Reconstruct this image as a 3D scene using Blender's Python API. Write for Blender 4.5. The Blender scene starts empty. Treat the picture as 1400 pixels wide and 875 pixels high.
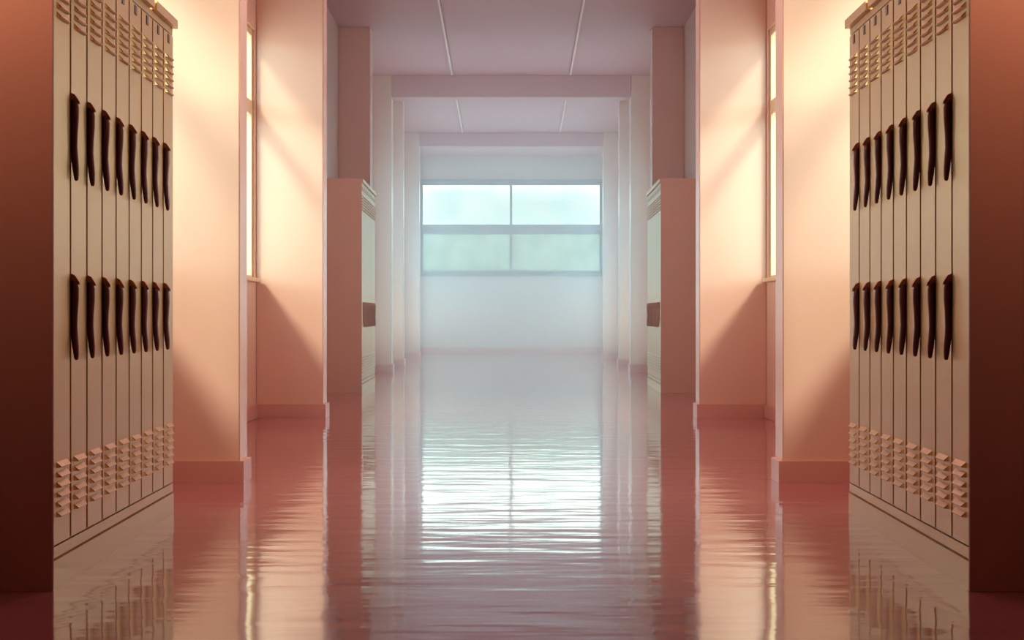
import bpy, bmesh, math, random
from mathutils import Vector, Matrix
random.seed(4)
scn = bpy.context.scene
COL = scn.collection

# ------------------------------------------------------------------ measures
U = 480.0            # units (pixels at depth 1) per metre
D = 5.83             # metres per unit of depth
EYE = 379 / U        # eye height
def X(u): return u / U
def Y(z): return z * D
def H(v): return (v + 379) / U

# ------------------------------------------------------------------ materials
def new_mat(name):
    m = bpy.data.materials.new(name); m.use_nodes = True
    return m, m.node_tree, m.node_tree.nodes['Principled BSDF']

def mat(name, col, rough=.5, metal=0., spec=.5, noise=0., nscale=6., bump=0., bscale=80., coat=0., coat_r=.2, emis=None, es=0.):
    m, nt, b = new_mat(name)
    b.inputs['Base Color'].default_value = (*col, 1)
    b.inputs['Roughness'].default_value = rough
    b.inputs['Metallic'].default_value = metal
    b.inputs['Specular IOR Level'].default_value = spec
    b.inputs['Coat Weight'].default_value = coat
    b.inputs['Coat Roughness'].default_value = coat_r
    tc = nt.nodes.new('ShaderNodeTexCoord')
    if noise:
        n = nt.nodes.new('ShaderNodeTexNoise'); n.inputs['Scale'].default_value = nscale; n.inputs['Detail'].default_value = 5
        nt.links.new(tc.outputs['Object'], n.inputs['Vector'])
        mx = nt.nodes.new('ShaderNodeMix'); mx.data_type = 'RGBA'
        mx.inputs[6].default_value = (*[c * (1 - noise) for c in col], 1)
        mx.inputs[7].default_value = (*[min(1, c * (1 + noise)) for c in col], 1)
        nt.links.new(n.outputs['Fac'], mx.inputs[0]); nt.links.new(mx.outputs[2], b.inputs['Base Color'])
    if bump:
        n = nt.nodes.new('ShaderNodeTexNoise'); n.inputs['Scale'].default_value = bscale; n.inputs['Detail'].default_value = 3
        nt.links.new(tc.outputs['Object'], n.inputs['Vector'])
        bp = nt.nodes.new('ShaderNodeBump'); bp.inputs['Strength'].default_value = bump; bp.inputs['Distance'].default_value = .01
        nt.links.new(n.outputs['Fac'], bp.inputs['Height']); nt.links.new(bp.outputs['Normal'], b.inputs['Normal'])
    if emis:
        b.inputs['Emission Color'].default_value = (*emis, 1); b.inputs['Emission Strength'].default_value = es
    return m

WALL_COL = (.80, .575, .475)
M = {}
M['wall'] = mat('peach_wall_paint', WALL_COL, .42, spec=.4, noise=.03, nscale=1.5, bump=.03)
M['pillar'] = mat('peach_pillar_paint', WALL_COL, .26, spec=.6, noise=.03, nscale=1.5)
M['wall_end'] = mat('grey_end_wall_paint', (.68, .58, .52), .5, spec=.3, noise=.03, nscale=1.5)
M['wall_back'] = mat('dark_back_wall_paint', (.22, .08, .07), .6)
M['ceiling'] = mat('mauve_ceiling_paint', (.62, .34, .36), .45, noise=.05, nscale=2.)
M['base'] = mat('rose_baseboard_paint', (.70, .40, .34), .3, spec=.6)
M['tan'] = mat('tan_locker_paint', (.64, .43, .20), .33, metal=.7, spec=.5, noise=.04, nscale=3., bump=.02, bscale=200)
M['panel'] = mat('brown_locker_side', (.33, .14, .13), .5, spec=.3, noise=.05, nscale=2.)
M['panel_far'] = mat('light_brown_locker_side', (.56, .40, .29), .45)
M['gap'] = mat('dark_brown_locker_carcass', (.24, .08, .045), .5)
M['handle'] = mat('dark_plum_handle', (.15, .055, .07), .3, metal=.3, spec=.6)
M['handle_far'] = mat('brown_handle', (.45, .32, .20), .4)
M['latch'] = mat('copper_latch', (.45, .2, .12), .3, metal=.8)
M['slot'] = mat('dark_number_slot', (.12, .05, .04), .4)
M['frame'] = mat('grey_window_frame', (.27, .26, .26), .45)
M['wframe'] = mat('cream_window_frame', (.80, .66, .46), .4)
M['strip'] = mat('pale_strip_light_body', (.75, .62, .55), .35, emis=(1, .85, .75), es=.08)
M['guard'] = mat('pale_steel_corner_guard', (.78, .70, .64), .22, metal=.7)

def glass_mat(name, tint, frost=0., lo=(.62, .72, .50), hi=(.85, .92, .86)):
    m = bpy.data.materials.new(name); m.use_nodes = True
    nt = m.node_tree; nt.nodes.clear()
    out = nt.nodes.new('ShaderNodeOutputMaterial')
    tr = nt.nodes.new('ShaderNodeBsdfTransparent'); tr.inputs[0].default_value = (*tint, 1)
    gl = nt.nodes.new('ShaderNodeBsdfGlossy'); gl.inputs['Roughness'].default_value = .08
    mx = nt.nodes.new('ShaderNodeMixShader'); mx.inputs[0].default_value = .05
    nt.links.new(tr.outputs[0], mx.inputs[1]); nt.links.new(gl.outputs[0], mx.inputs[2])
    last = mx
    if frost:
        tl = nt.nodes.new('ShaderNodeBsdfTranslucent')
        tc = nt.nodes.new('ShaderNodeTexCoord')
        n = nt.nodes.new('ShaderNodeTexNoise'); n.inputs['Scale'].default_value = 3.2; n.inputs['Detail'].default_value = 2
        cr = nt.nodes.new('ShaderNodeValToRGB')
        cr.color_ramp.elements[0].position = .35; cr.color_ramp.elements[0].color = (*lo, 1)
        cr.color_ramp.elements[1].position = .62; cr.color_ramp.elements[1].color = (*hi, 1)
        nt.links.new(tc.outputs['Object'], n.inputs['Vector']); nt.links.new(n.outputs['Fac'], cr.inputs[0]); nt.links.new(cr.outputs[0], tl.inputs[0])
        m2 = nt.nodes.new('ShaderNodeMixShader'); m2.inputs[0].default_value = frost
        nt.links.new(mx.outputs[0], m2.inputs[1]); nt.links.new(tl.outputs[0], m2.inputs[2]); last = m2
    nt.links.new(last.outputs[0], out.inputs['Surface'])
    return m
M['glass'] = glass_mat('clear_window_glass', (.96, .98, .97))
M['blue_frosted'] = glass_mat('blue frosted window glass', (.7, .8, .85), .97, (.72, .82, .88), (.78, .86, .92))  # for the added far windows: stops direct sun, spreads a blue glow
M['frosted'] = glass_mat('frosted_window_glass', (.80, .84, .80), .6, (.42, .50, .38), (.60, .68, .60))

def floor_mat():
    m, nt, b = new_mat('polished_rose_floor')
    L = nt.links
    tc = nt.nodes.new('ShaderNodeTexCoord')
    n = nt.nodes.new('ShaderNodeTexNoise'); n.inputs['Scale'].default_value = 1.3; n.inputs['Detail'].default_value = 4
    L.new(tc.outputs['Object'], n.inputs['Vector'])
    cr = nt.nodes.new('ShaderNodeValToRGB')
    cr.color_ramp.elements[0].position = .3; cr.color_ramp.elements[0].color = (.32, .10, .14, 1)
    cr.color_ramp.elements[1].position = .75; cr.color_ramp.elements[1].color = (.40, .145, .175, 1)
    L.new(n.outputs['Fac'], cr.inputs[0]); L.new(cr.outputs[0], b.inputs['Base Color'])
    b.inputs['Roughness'].default_value = .07
    b.inputs['IOR'].default_value = 1.78
    b.inputs['Specular IOR Level'].default_value = .6
    # long shallow undulations of the wax coat, stretched across the corridor
    mp = nt.nodes.new('ShaderNodeMapping'); mp.inputs['Scale'].default_value = (1.1, 3.2, 1)
    L.new(tc.outputs['Object'], mp.inputs['Vector'])
    w = nt.nodes.new('ShaderNodeTexNoise'); w.inputs['Scale'].default_value = 1.6; w.inputs['Detail'].default_value = 2.5; w.inputs['Roughness'].default_value = .45
    L.new(mp.outputs[0], w.inputs['Vector'])
    bp = nt.nodes.new('ShaderNodeBump'); bp.inputs['Strength'].default_value = 1.; bp.inputs['Distance'].default_value = .0036
    L.new(w.outputs['Fac'], bp.inputs['Height']); L.new(bp.outputs['Normal'], b.inputs['Normal'])
    return m
M['floor'] = floor_mat()

# ------------------------------------------------------------------ mesh helpers
def add_box(bm, x0, x1, y0, y1, z0, z1):
    vs = [bm.verts.new((x, y, z)) for x in (x0, x1) for y in (y0, y1) for z in (z0, z1)]
    for f in ((0, 1, 3, 2), (4, 6, 7, 5), (0, 4, 5, 1), (2, 3, 7, 6), (0, 2, 6, 4), (1, 5, 7, 3)):
        bm.faces.new([vs[i] for i in f])

def add_loft(bm, rings):
    R = [[bm.verts.new(p) for p in r] for r in rings]
    n = len(R[0])
    for a, b in zip(R, R[1:]):
        for i in range(n):
            bm.faces.new((a[i], a[(i + 1) % n], b[(i + 1) % n], b[i]))
    bm.faces.new(R[0][::-1]); bm.faces.new(R[-1])

def bm_mesh(name, bm, m, sx=1, bevel=0., smooth=False):
    if bevel:
        bmesh.ops.bevel(bm, geom=[e for e in bm.edges], offset=bevel, segments=2, affect='EDGES', profile=.5)
    if sx < 0:
        for v in bm.verts: v.co.x = -v.co.x
    bmesh.ops.recalc_face_normals(bm, faces=bm.faces)
    me = bpy.data.meshes.new(name); bm.to_mesh(me); bm.free()
    me.materials.append(m)
    if smooth:
        for p in me.polygons: p.use_smooth = True
    return me

def link(name, me, parent=None, loc=(0, 0, 0), rz=0.):
    o = bpy.data.objects.new(name, me); COL.objects.link(o)
    o.location = loc; o.rotation_euler = (0, 0, rz)
    if parent: o.parent = parent
    return o

def boxes(name, m, bl, parent=None, loc=(0, 0, 0), bevel=0.):
    bm = bmesh.new()
    for b in bl:
        t = bmesh.new(); add_box(t, *b)
        if bevel: bmesh.ops.bevel(t, geom=list(t.edges), offset=bevel, segments=2, affect='EDGES')
        tm = bpy.data.meshes.new('t'); t.to_mesh(tm); t.free(); bm.from_mesh(tm); bpy.data.meshes.remove(tm)
    return link(name, bm_mesh(name, bm, m), parent, loc)

def struct(o, label=None, cat=None, group=None):
    o['kind'] = 'structure'
    if label: o['label'] = label
    if cat: o['category'] = cat
    if group: o['group'] = group
    return o

def tag(o, label, cat, group=None):
    o['label'] = label; o['category'] = cat
    if group: o['group'] = group
    return o

# ------------------------------------------------------------------ room shell
Y0, Y1 = -4.0, Y(7.2)
WX = X(932); CH = H(1550); T = .10
struct(boxes('floor', M['floor'], [(-WX - T, WX + T, Y0, Y1 + .3, -.1, 0)]), 'polished rose floor mirroring the windows and lockers', 'floor')
struct(boxes('ceiling', M['ceiling'], [(-WX - T, WX + T, Y0, Y1 + .3, CH, CH + .2)]), 'plain mauve painted ceiling high over the corridor', 'ceiling')

SILLS, WTOP, TRANS = [H(115)] * 2 + [.22] * 4, H(1032), H(747)
side_windows = [(Y(1.395), Y(1.632)), (Y(2.43), Y(2.662)), (Y(4.12), Y(4.70)), (Y(4.87), Y(5.30)), (Y(5.46), Y(6.20)), (Y(6.38), Y(7.12))]  # far-bay windows are added to let light into the haze
PILLARS = [(1.64, 1.684, 608), (2.67, 2.722, 686), (3.95, 4.02, 762), (4.75, 4.83, 779), (5.33, 5.40, 789), (6.25, 6.32, 787)]

for s, side in ((-1, 'left'), (1, 'right')):
    bl = []; y = Y0
    a, b = sorted((s * WX, s * (WX + T)))
    for (w0, w1), SILL in zip(side_windows, SILLS):
        bl.append((a, b, y, w0, 0, CH))
        bl.append((a, b, w0, w1, 0, SILL)); bl.append((a, b, w0, w1, WTOP, CH))
        y = w1
    bl.append((a, b, y, Y1, 0, CH))
    struct(boxes('wall_' + side, M['wall'], bl), 'peach painted outer wall along the %s side of the corridor' % side, 'wall')
    # baseboards along the open bays
    zs = [(1.395, 1.636), (1.69, 2.666), (2.73, 3.49), (4.03, 4.745), (4.84, 5.325), (5.41, 6.245), (6.33, 7.19)]
    a, b = sorted((s * (WX - .0005), s * (WX - .02)))
    struct(boxes('baseboard_' + side, M['base'], [(a, b, Y(p), Y(q), 0, .10) for p, q in zs], bevel=.004),
           'rose baseboard at the foot of the %s outer wall' % side, 'baseboard')

# end wall with its opening
ew0, ew1, ez0, ez1 = -X(888), X(888), H(392), H(1300)
struct(boxes('wall_end', M['wall_end'], [(-WX, ew0, Y1, Y1 + .25, 0, CH), (ew1, WX, Y1, Y1 + .25, 0, CH),
      (ew0, ew1, Y1, Y1 + .25, 0, ez0), (ew0, ew1, Y1, Y1 + .25, ez1, CH)]), 'pale end wall of the corridor below and above the big window', 'wall')
struct(boxes('wall_back', M['wall_back'], [(-WX - T, WX + T, Y0 - .2, Y0, 0, CH)]), 'dark wall closing the corridor behind the viewer', 'wall')
struct(boxes('baseboard_end', M['base'], [(-WX + .001, WX - .001, Y1 - .022, Y1 - .0005, 0, .10)], bevel=.004), 'rose baseboard at the foot of the end wall', 'baseboard')

ordn = ['first', 'second', 'third', 'fourth', 'fifth', 'sixth', 'seventh', 'eighth', 'ninth', 'tenth']
desc = ['sunlit peach pillar just past the near %s lockers', 'broad peach pillar with a slanting window shadow on the %s',
        'dim mauve pillar behind the far %s lockers', 'greyish pillar carrying the nearer ceiling beam on the %s',
        'narrow hazy pillar between the two beams on the %s', 'hazy pillar beside the end window on the %s']
for s, side in ((-1, 'left'), (1, 'right')):
    for i, (z0, z1, c) in enumerate(PILLARS):
        e = bpy.data.objects.new('pillar', None); COL.objects.link(e); e.location = (s * (WX + X(c)) / 2, Y(z0), 0)
        hw = (WX - X(c)) / 2 - .0005
        dy = Y(z1) - Y(z0)
        struct(e, desc[i] % side, 'pillar', 'pillars along the corridor walls')
        boxes('shaft', M['pillar'], [(-hw, hw, 0, dy, 0, CH - .001)], e, bevel=.006)
        ins = hw + .02
        a, b = (-hw + .001, hw + .02) if s < 0 else (-hw - .02, hw - .001)
        bm = bmesh.new()
        add_box(bm, a, b, -.02, -.0005, .0, .103)
        if s < 0: add_box(bm, hw + .0005, hw + .02, -.0004, dy, 0, .103)
        else: add_box(bm, -hw - .02, -hw - .0005, -.0004, dy, 0, .103)
        o = link('baseboard', bm_mesh('baseboard', bm, M['base']), e)

# ceiling beams
for i, (z, c, hgt) in enumerate(((4.75, 779, 142), (6.25, 787, 119))):
    struct(boxes('trim_%d' % (i + 1), M['ceiling'], [(-X(c) + .002, X(c) - .002, Y(z) + .01, Y(z) + .38, CH - hgt / U, CH - .0005)], bevel=.008),
           ['mauve ceiling beam crossing the corridor, the nearer one', 'mauve ceiling beam close to the end window'][i], 'beam')

# slim strip lights on the ceiling
for s, side in ((-1, 'left'), (1, 'right')):
    for k, (za, zb) in enumerate(((3.3, 4.70), (4.87, 6.2))):
        ua, ub = 365 + 21.3 * (za - 3.97), 365 + 21.3 * (zb - 3.97)
        xa, xb = s * X(ua), s * X(ub); L = Y(zb) - Y(za)
        ang = -math.atan2(xb - xa, L)
        e = bpy.data.objects.new('strip_light', None); COL.objects.link(e); e.location = (xa, Y(za), CH); e.rotation_euler = (0, 0, ang)
        tag(e, 'slim pale strip light on the %s of the ceiling, %s' % (side, ['in front of the nearer beam', 'between the two beams'][k]), 'ceiling light', 'strip lights on the ceiling')
        boxes('housing', M['ceiling'], [(-.014, .014, 0, L, -.03, -.0005)], e)
        boxes('diffuser', M['strip'], [(-.010, .010, .01, L - .01, -.038, -.0302)], e)

# ------------------------------------------------------------------ windows
def side_window(s, side, k, w0, w1):
    SILL = SILLS[k]
    e = bpy.data.objects.new('window_%d' % (k * 2 + (1 if s < 0 else 2)), None); COL.objects.link(e); e.location = (s * (WX + .05), w0, SILL)
    struct(e, ['tall window hidden in the bay beyond the near %s lockers', 'tall cream framed window beside the broad %s pillar', 'added tall window in the bay past the far %s lockers', 'added tall window between the beam pillar and the narrow pillar on the %s', 'added tall window in the last bay but one on the %s', 'added tall window in the last bay on the %s'][k] % side, 'window')
    L, Hh = w1 - w0, WTOP - SILL; f = .05; tz = TRANS - SILL
    boxes('frame', M['wframe'], [(-.03, .03, 0.001, f, 0.001, Hh - .001), (-.03, .03, L - f, L - .001, 0.001, Hh - .001), (-.03, .03, f, L - f, 0.001, f), (-.03, .03, f, L - f, Hh - f, Hh - .001)], e, bevel=.003)
    boxes('transom', M['wframe'], [(-.03, .03, f, L - f, tz - .055, tz + .055)], e, bevel=.003)
    gm = M['glass' if k < 2 else 'blue_frosted']
    boxes('pane', gm, [(-.003, .003, f, L - f, f, tz - .055)], e)
    boxes('pane', gm, [(-.003, .003, f, L - f, tz + .055, Hh - f)], e)
    a, b = sorted((s * -.09, s * -.0305))
    boxes('sill', M['wframe'], [(a, b, .001, L - .001, .001, .03)], e, bevel=.004)

for k, (w0, w1) in enumerate(side_windows):
    for s, side in ((-1, 'left'), (1, 'right')): side_window(s, side, k, w0, w1)

e = bpy.data.objects.new('window_13', None); COL.objects.link(e); e.location = (0, Y1 + .05, 0)
struct(e, 'wide four pane window glowing in the end wall', 'window')
fx = X(871)
za, zb, zc, zd = H(425), H(785), H(878), H(1267)
boxes('frame', M['frame'], [(ew0 + .001, -fx, -.03, .05, ez0 + .001, ez1 - .001), (fx, ew1 - .001, -.03, .05, ez0 + .001, ez1 - .001),
                            (-fx, fx, -.03, .05, ez0 + .001, za), (-fx, fx, -.03, .05, zd, ez1 - .001)], e, bevel=.004)
boxes('mullion', M['frame'], [(-.030, .020, -.025, .045, za, zd)], e, bevel=.004)
boxes('transom', M['frame'], [(-fx, -.030, -.022, .042, zb, zc)], e, bevel=.004)
boxes('transom', M['frame'], [(.020, fx, -.022, .042, zb, zc)], e, bevel=.004)
for xa, xb in ((-fx, -.030), (.020, fx)):
    boxes('pane', M['glass'], [(xa, xb, .005, .011, zc, zd)], e)
    boxes('frosted_pane', M['frosted'], [(xa, xb, .005, .011, za, zb)], e)
boxes('sill', M['frame'], [(ew0 - .05, ew1 + .05, -.16, -.0505, ez0 - .045, ez0 - .005)], e, bevel=.006)
g = .05
boxes('casing', M['frame'], [(ew0 - g * .9, ew0, -.075, -.0505, ez0, ez1 + g), (ew1, ew1 + g * .9, -.075, -.0505, ez0, ez1 + g), (ew0, ew1, -.075, -.0505, ez1, ez1 + g)], e, bevel=.003)

# ------------------------------------------------------------------ lockers
DEP = .395
cache = {}
def locker_meshes(s, w, top, lift):
    key = (s, round(w, 4), top)
    if key in cache: return cache[key]
    d = {}
    zt = H(top); zb = .122
    bm = bmesh.new(); add_box(bm, -DEP, -.018, .0008, w - .0008, zb, zt - .035)
    d['body'] = bm_mesh('body', bm, M['gap'], s)
    # door with pressed louvres
    bm = bmesh.new(); d0, d1 = .0085, w - .0085; z0, z1 = zb + .003, zt - .066
    add_box(bm, -.0175, 0, d0, d1, z0, z1)
    bmesh.ops.bevel(bm, geom=list(bm.edges), offset=.003, segments=2, affect='EDGES')
    def louvre(zc, n, up):
        a, b = w * .20, w * .82
        hgt, out = .0175, .013
        # a hood: flush on top, standing proud at its lower lip
        t = bm
        top_z, lip_z = zc + hgt, zc
        P = lambda x, y, z: t.verts.new((x, y, z))
        v = [P(-.001, a, top_z), P(-.001, b, top_z), P(out, a + .012, lip_z + .003), P(out, b - .012, lip_z + .003),
             P(-.001, a - .003, lip_z), P(-.001, b + .003, lip_z), P(out - .003, a + .013, lip_z), P(out - .003, b - .013, lip_z)]
        for f in ((0, 1, 3, 2), (2, 3, 7, 6), (0, 2, 6, 4), (1, 5, 7, 3), (6, 7, 5, 4), (0, 4, 5, 1)):
            t.faces.new([v[i] for i in f])
    for k in range(6):
        louvre(H(-281) + k * .0285, k, 0)
        louvre(H(410 + lift) + k * .0275, k, 1)
    d['door'] = bm_mesh('door', bm, M['tan'], s)
    # number slot
    bm = bmesh.new(); add_box(bm, .0003, .003, w * .42, w * .58, H(505 + lift), H(505 + lift) + .034)
    d['number_slot'] = bm_mesh('number_slot', bm, M['slot'], s, bevel=.001)
    # top trim, standing proud, with a recessed header above the door
    for nm, ext in (('top_trim', .0), ('top_trim_cut', .0), ('top_trim_end', .0)):
        bm = bmesh.new()
        cut = .050 if nm == 'top_trim_cut' else .0002
        add_box(bm, -.010, .016, .0002, w - cut, zt - .034, zt)
        if nm == 'top_trim_end': add_box(bm, -DEP, .016, w, w + .012, zt - .034, zt)
        add_box(bm, -.0175, -.003, .0008, w - .0008, zt - .062, zt - .0345)
        d[nm] = bm_mesh(nm, bm, M['tan'], s)
    # handle: a hanging wavy blade under a small copper latch
    prof = [(0.00, .003, .012), (.02, .0, .018), (.10, .0, .0225), (.25, .0, .0220), (.42, .0, .0190), (.58, .0, .0180), (.72, .001, .0205), (.84, .004, .0225), (.93, .007, .0222), (.98, .0095, .0212), (1.0, .012, .0185)]
    for nm, za, zb2 in (('hi', 306, 190), ('lo', 48, -66)):
        top_z, bot_z = H(za), H(zb2)
        rings = []
        for t, a, b in prof:
            z = top_z + (bot_z - top_z) * t; q = .0075 if t < .9 else .0045
            m_ = a + (b - a) * .45
            rings.append([(a, .013 - q, z), (m_, .013 - q - .004, z), (b, .013 - q * .5, z), (b, .013 + q * .5, z), (m_, .013 + q * .8, z), (a, .013 + q, z)])
        bm = bmesh.new(); add_loft(bm, rings)
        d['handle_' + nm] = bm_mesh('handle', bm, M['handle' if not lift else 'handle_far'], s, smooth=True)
        bm = bmesh.new()
        add_loft(bm, [[(.0005, .004, top_z - .002), (.0005, .022, top_z - .002), (.0005, .022, top_z + .020), (.0005, .004, top_z + .020)],
                      [(.012, .003, top_z - .008), (.012, .023, top_z - .008), (.012, .023, top_z + .015), (.012, .003, top_z + .015)],
                      [(.026, .006, top_z - .015), (.026, .020, top_z - .015), (.026, .020, top_z - .007), (.026, .006, top_z - .007)]])
        d['latch_' + nm] = bm_mesh('latch', bm, M['latch'], s, bevel=.0015)
    # side panel of the first locker, reaching the floor
    bm = bmesh.new(); add_box(bm, -DEP, .004, -.018, -.0002, 0, zt)
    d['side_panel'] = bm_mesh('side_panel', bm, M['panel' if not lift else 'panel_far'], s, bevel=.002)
    cache[key] = d
    return d

def row(s, side, Za, n, w, top, lift, rowname, group, notch=None):
    th = math.atan2(.075, D)
    x0 = (36 * Za + 591) / U
    dx, dy = -s * -math.sin(th), math.cos(th)   # away from the camera the row drifts outwards
    for i in range(n):
        d = locker_meshes(-s, w, top, lift)
        e = bpy.data.objects.new('locker', None); COL.objects.link(e)
        e.location = (s * x0 + s * math.sin(th) * w * i, Y(Za) + dy * w * i, 0)
        e.rotation_euler = (0, 0, -s * th)
        if i == 0:
            lab = 'tan locker opening the %s, with a brown side panel and no handles' % rowname
        elif i == n - 1:
            lab = 'tan metal locker at the far end of the %s' % rowname
        else:
            lab = 'tan metal locker, %s from the camera in the %s' % (ordn[i], rowname)
        tag(e, lab, 'locker', group)
        link('body', d['body'], e)
        dr = link('door', d['door'], e)
        link('number_slot', d['number_slot'], dr)
        link('top_trim', d['top_trim_cut' if notch == i else 'top_trim_end' if i == n - 1 else 'top_trim'], e)
        if i == 0:
            sp = link('side_panel', d['side_panel'], e); sp['label'] = 'brown side panel'
        else:
            for k in (('hi', 'lo') if not lift else ('lo',)):
                h = link('handle', d['handle_' + k], dr)
                link('latch', d['latch_' + k], dr)
    # plinth under the whole row
    L = w * n; bm = bmesh.new()
    add_box(bm, -DEP, -.001, 0, L, .0895, .1212)
    add_box(bm, -DEP, -.012, 0, L, .083, .0895)
    add_box(bm, -DEP, .002, 0, L, 0, .083)
    p = link('locker_plinth', bm_mesh('locker_plinth', bm, M['tan'], -s), None, (s * x0, Y(Za), 0), -s * th)
    tag(p, 'long tan metal plinth under the %s' % rowname, 'plinth')

W1 = D * .0430 / math.cos(math.atan2(.075, D))
for s, side in ((-1, 'left'), (1, 'right')):
    row(s, side, 1.0, 9, W1, 557, 0, 'near %s row' % side, 'lockers in the near %s row' % side, notch=6)
    row(s, side, 3.5, 10, D * .0430, 647, 88, 'far %s row' % side, 'lockers in the far %s row' % side)

# ------------------------------------------------------------------ haze filling the corridor beyond the near lockers
bm = bmesh.new()
add_box(bm, -X(672), X(672), Y(1.9), Y(4.04), .003, CH - .32)
for f in bm.faces: f.material_index = 1
add_box(bm, -X(765), X(765), Y(4.041), Y1 - .2, .003, CH - .32)
def haze_mat(density):
    hm = bpy.data.materials.new('haze'); hm.use_nodes = True; nt = hm.node_tree; nt.nodes.clear()
    out = nt.nodes.new('ShaderNodeOutputMaterial'); vs = nt.nodes.new('ShaderNodeVolumeScatter')
    vs.inputs['Color'].default_value = (.80, .93, 1., 1); vs.inputs['Density'].default_value = density; vs.inputs['Anisotropy'].default_value = .3
    nt.links.new(vs.outputs[0], out.inputs['Volume']); return hm
hz = link('haze', bm_mesh('haze', bm, haze_mat(.048))); hz.data.materials.append(haze_mat(.022)); hz['kind'] = 'stuff'
tag(hz, 'pale dusty haze hanging in the far part of the corridor', 'haze')

# ------------------------------------------------------------------ light
wd = bpy.data.worlds.new('World'); scn.world = wd; wd.use_nodes = True
nt = wd.node_tree; bg = nt.nodes['Background']
tc = nt.nodes.new('ShaderNodeTexCoord'); mp = nt.nodes.new('ShaderNodeMapping'); mp.inputs['Scale'].default_value = (60, 60, 90)
n = nt.nodes.new('ShaderNodeTexNoise'); n.inputs['Scale'].default_value = 1; n.inputs['Detail'].default_value = 3
cr = nt.nodes.new('ShaderNodeValToRGB')
cr.color_ramp.elements[0].position = .35; cr.color_ramp.elements[0].color = (.50, .86, .86, 1)
cr.color_ramp.elements[1].position = .65; cr.color_ramp.elements[1].color = (.74, 1.0, .98, 1)
nt.links.new(tc.outputs['Generated'], mp.inputs['Vector']); nt.links.new(mp.outputs[0], n.inputs['Vector'])
nt.links.new(n.outputs['Fac'], cr.inputs[0]); nt.links.new(cr.outputs[0], bg.inputs['Color'])
bg.inputs['Strength'].default_value = 2.0
# the sky is dull near the horizon and brightens towards the clouds above it
sp = nt.nodes.new('ShaderNodeSeparateXYZ'); fc = nt.nodes.new('ShaderNodeFloatCurve')
c = fc.mapping.curves[0]; c.points[0].location = (0, .20); c.points[1].location = (1, .06)
for p in ((.0570, .20), (.0640, .36), (.0740, .85), (.15, .95), (.23, .20), (.4, .09)): c.points.new(*p)
for p in c.points: p.handle_type = 'VECTOR'
fc.mapping.update()
mu = nt.nodes.new('ShaderNodeMath'); mu.operation = 'MULTIPLY'; mu.inputs[1].default_value = 10.0
nt.links.new(tc.outputs['Generated'], sp.inputs[0]); nt.links.new(sp.outputs['Z'], fc.inputs['Value'])
nt.links.new(fc.outputs[0], mu.inputs[0]); nt.links.new(mu.outputs[0], bg.inputs['Strength'])

def lamp(name, kind, loc, rot, energy, col, **kw):
    l = bpy.data.lights.new(name, kind); l.energy = energy; l.color = col
    for k, v in kw.items(): setattr(l, k, v)
    o = bpy.data.objects.new(name, l); COL.objects.link(o); o.location = loc; o.rotation_euler = rot
    return o
def aim(o, d): o.rotation_euler = Vector(d).to_track_quat('-Z', 'Y').to_euler()

for s in (-1, 1):
    sun = lamp('sun', 'SUN', (s * 6, 0, 8), (0, 0, 0), 2.5, (1, .89, .66), angle=math.radians(9))
    aim(sun, (-s * 1, 1.65, -1.32))
# sky portals in the window openings
def portal(loc, d, a, b):
    o = lamp('sky_portal', 'AREA', loc, (0, 0, 0), 1, (1, 1, 1), shape='RECTANGLE', size=a, size_y=b)
    aim(o, d); o.data.cycles.is_portal = True
    return o
portal((0, Y1 + .2, (ez0 + ez1) / 2), (0, -1, 0), 2 * ew1, ez1 - ez0)
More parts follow.
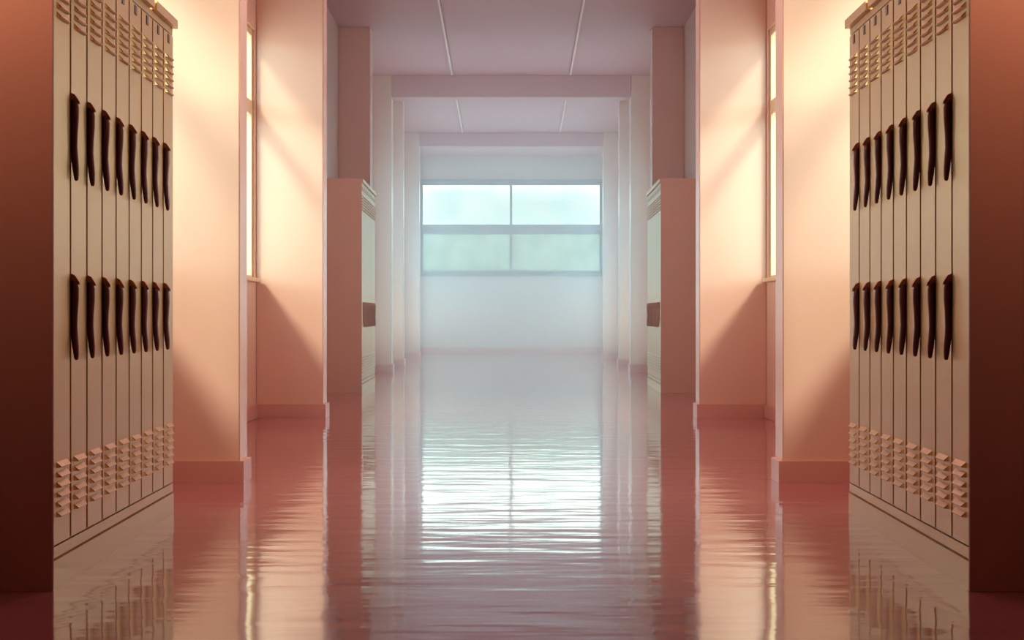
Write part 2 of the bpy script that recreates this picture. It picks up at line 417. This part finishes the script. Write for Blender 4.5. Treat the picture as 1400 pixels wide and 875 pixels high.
# area lamps added outside the side windows to carry sky light in
def daylight_fill(loc, d, a, b, e, col, **kw):
    o = lamp('daylight_fill', 'AREA', loc, (0, 0, 0), e, col, shape='RECTANGLE', size=a, size_y=b, **kw); aim(o, d); return o
for k, (w0, w1) in enumerate(side_windows):
    for s in (-1, 1):
        if k < 2:
            daylight_fill((s * (WX + .35), (w0 + w1) / 2, (SILLS[k] + WTOP) / 2), (-s, 0, 0), w1 - w0, WTOP - SILLS[k], (24, 24)[k], ((1, .82, .55), (1, .76, .56))[k])
        else:   # added fill tinting the haze, blue high up and warm low down
            zm = 1.25
            daylight_fill((s * (WX + .30), (w0 + w1) / 2, (zm + WTOP) / 2), (-s, 0, 0), w1 - w0, WTOP - zm, (10, 20, 50, 62)[k - 2], ((.5, .75, 1), (.3, .75, 1), (.18, .74, 1), (.18, .78, 1))[k - 2])
            daylight_fill((s * (WX + .30), (w0 + w1) / 2, (zm + SILLS[k]) / 2), (-s, 0, 0), w1 - w0, zm - SILLS[k], (12, 16, 34, 38)[k - 2], (1, .76, .48))
# unseen fill lamps, added to warm the side panels and lift dim stretches
for s in (-1, 1):
    aim(lamp('wall_lamp', 'AREA', (s * 1.66, 4.75, 2.35), (0, 0, 0), 12, (1, .62, .32), shape='RECTANGLE', size=.3, size_y=.3, spread=math.radians(120)), (0, 1, -.2))
lamp('overhead_fill', 'AREA', (0, 9.5, CH - .05), (0, 0, 0), 65, (1, .60, .52), shape='RECTANGLE', size=1.6, size_y=1.2)  # added pink fill under the ceiling, no fixture modelled
lamp('overhead_fill', 'AREA', (0, 17.2, CH - .05), (0, 0, 0), 62, (1, .62, .58), shape='RECTANGLE', size=1.6, size_y=1.2)

# ------------------------------------------------------------------ camera
cam = bpy.data.cameras.new('camera'); co = bpy.data.objects.new('camera', cam); COL.objects.link(co)
cam.sensor_width = 36; cam.sensor_fit = 'HORIZONTAL'; cam.lens = U * D / 1400 * 36
cam.shift_x = 1 / 1400; cam.shift_y = -8.5 / 1400
co.location = (0, 0, EYE); co.rotation_euler = (math.pi / 2, 0, 0); cam.clip_end = 500; cam.clip_start = .05
scn.camera = co

v = scn.view_settings
v.view_transform = 'Standard'; v.look = 'None'; v.gamma = 1; v.use_curve_mapping = False; v.exposure = 0.06
scn.cycles.use_denoising = True
scn.cycles.max_bounces = 10; scn.cycles.diffuse_bounces = 5; scn.cycles.glossy_bounces = 5; scn.cycles.volume_bounces = 1
scn.cycles.transparent_max_bounces = 16
scn.cycles.sample_clamp_indirect = 6
scn.cycles.caustics_reflective = False
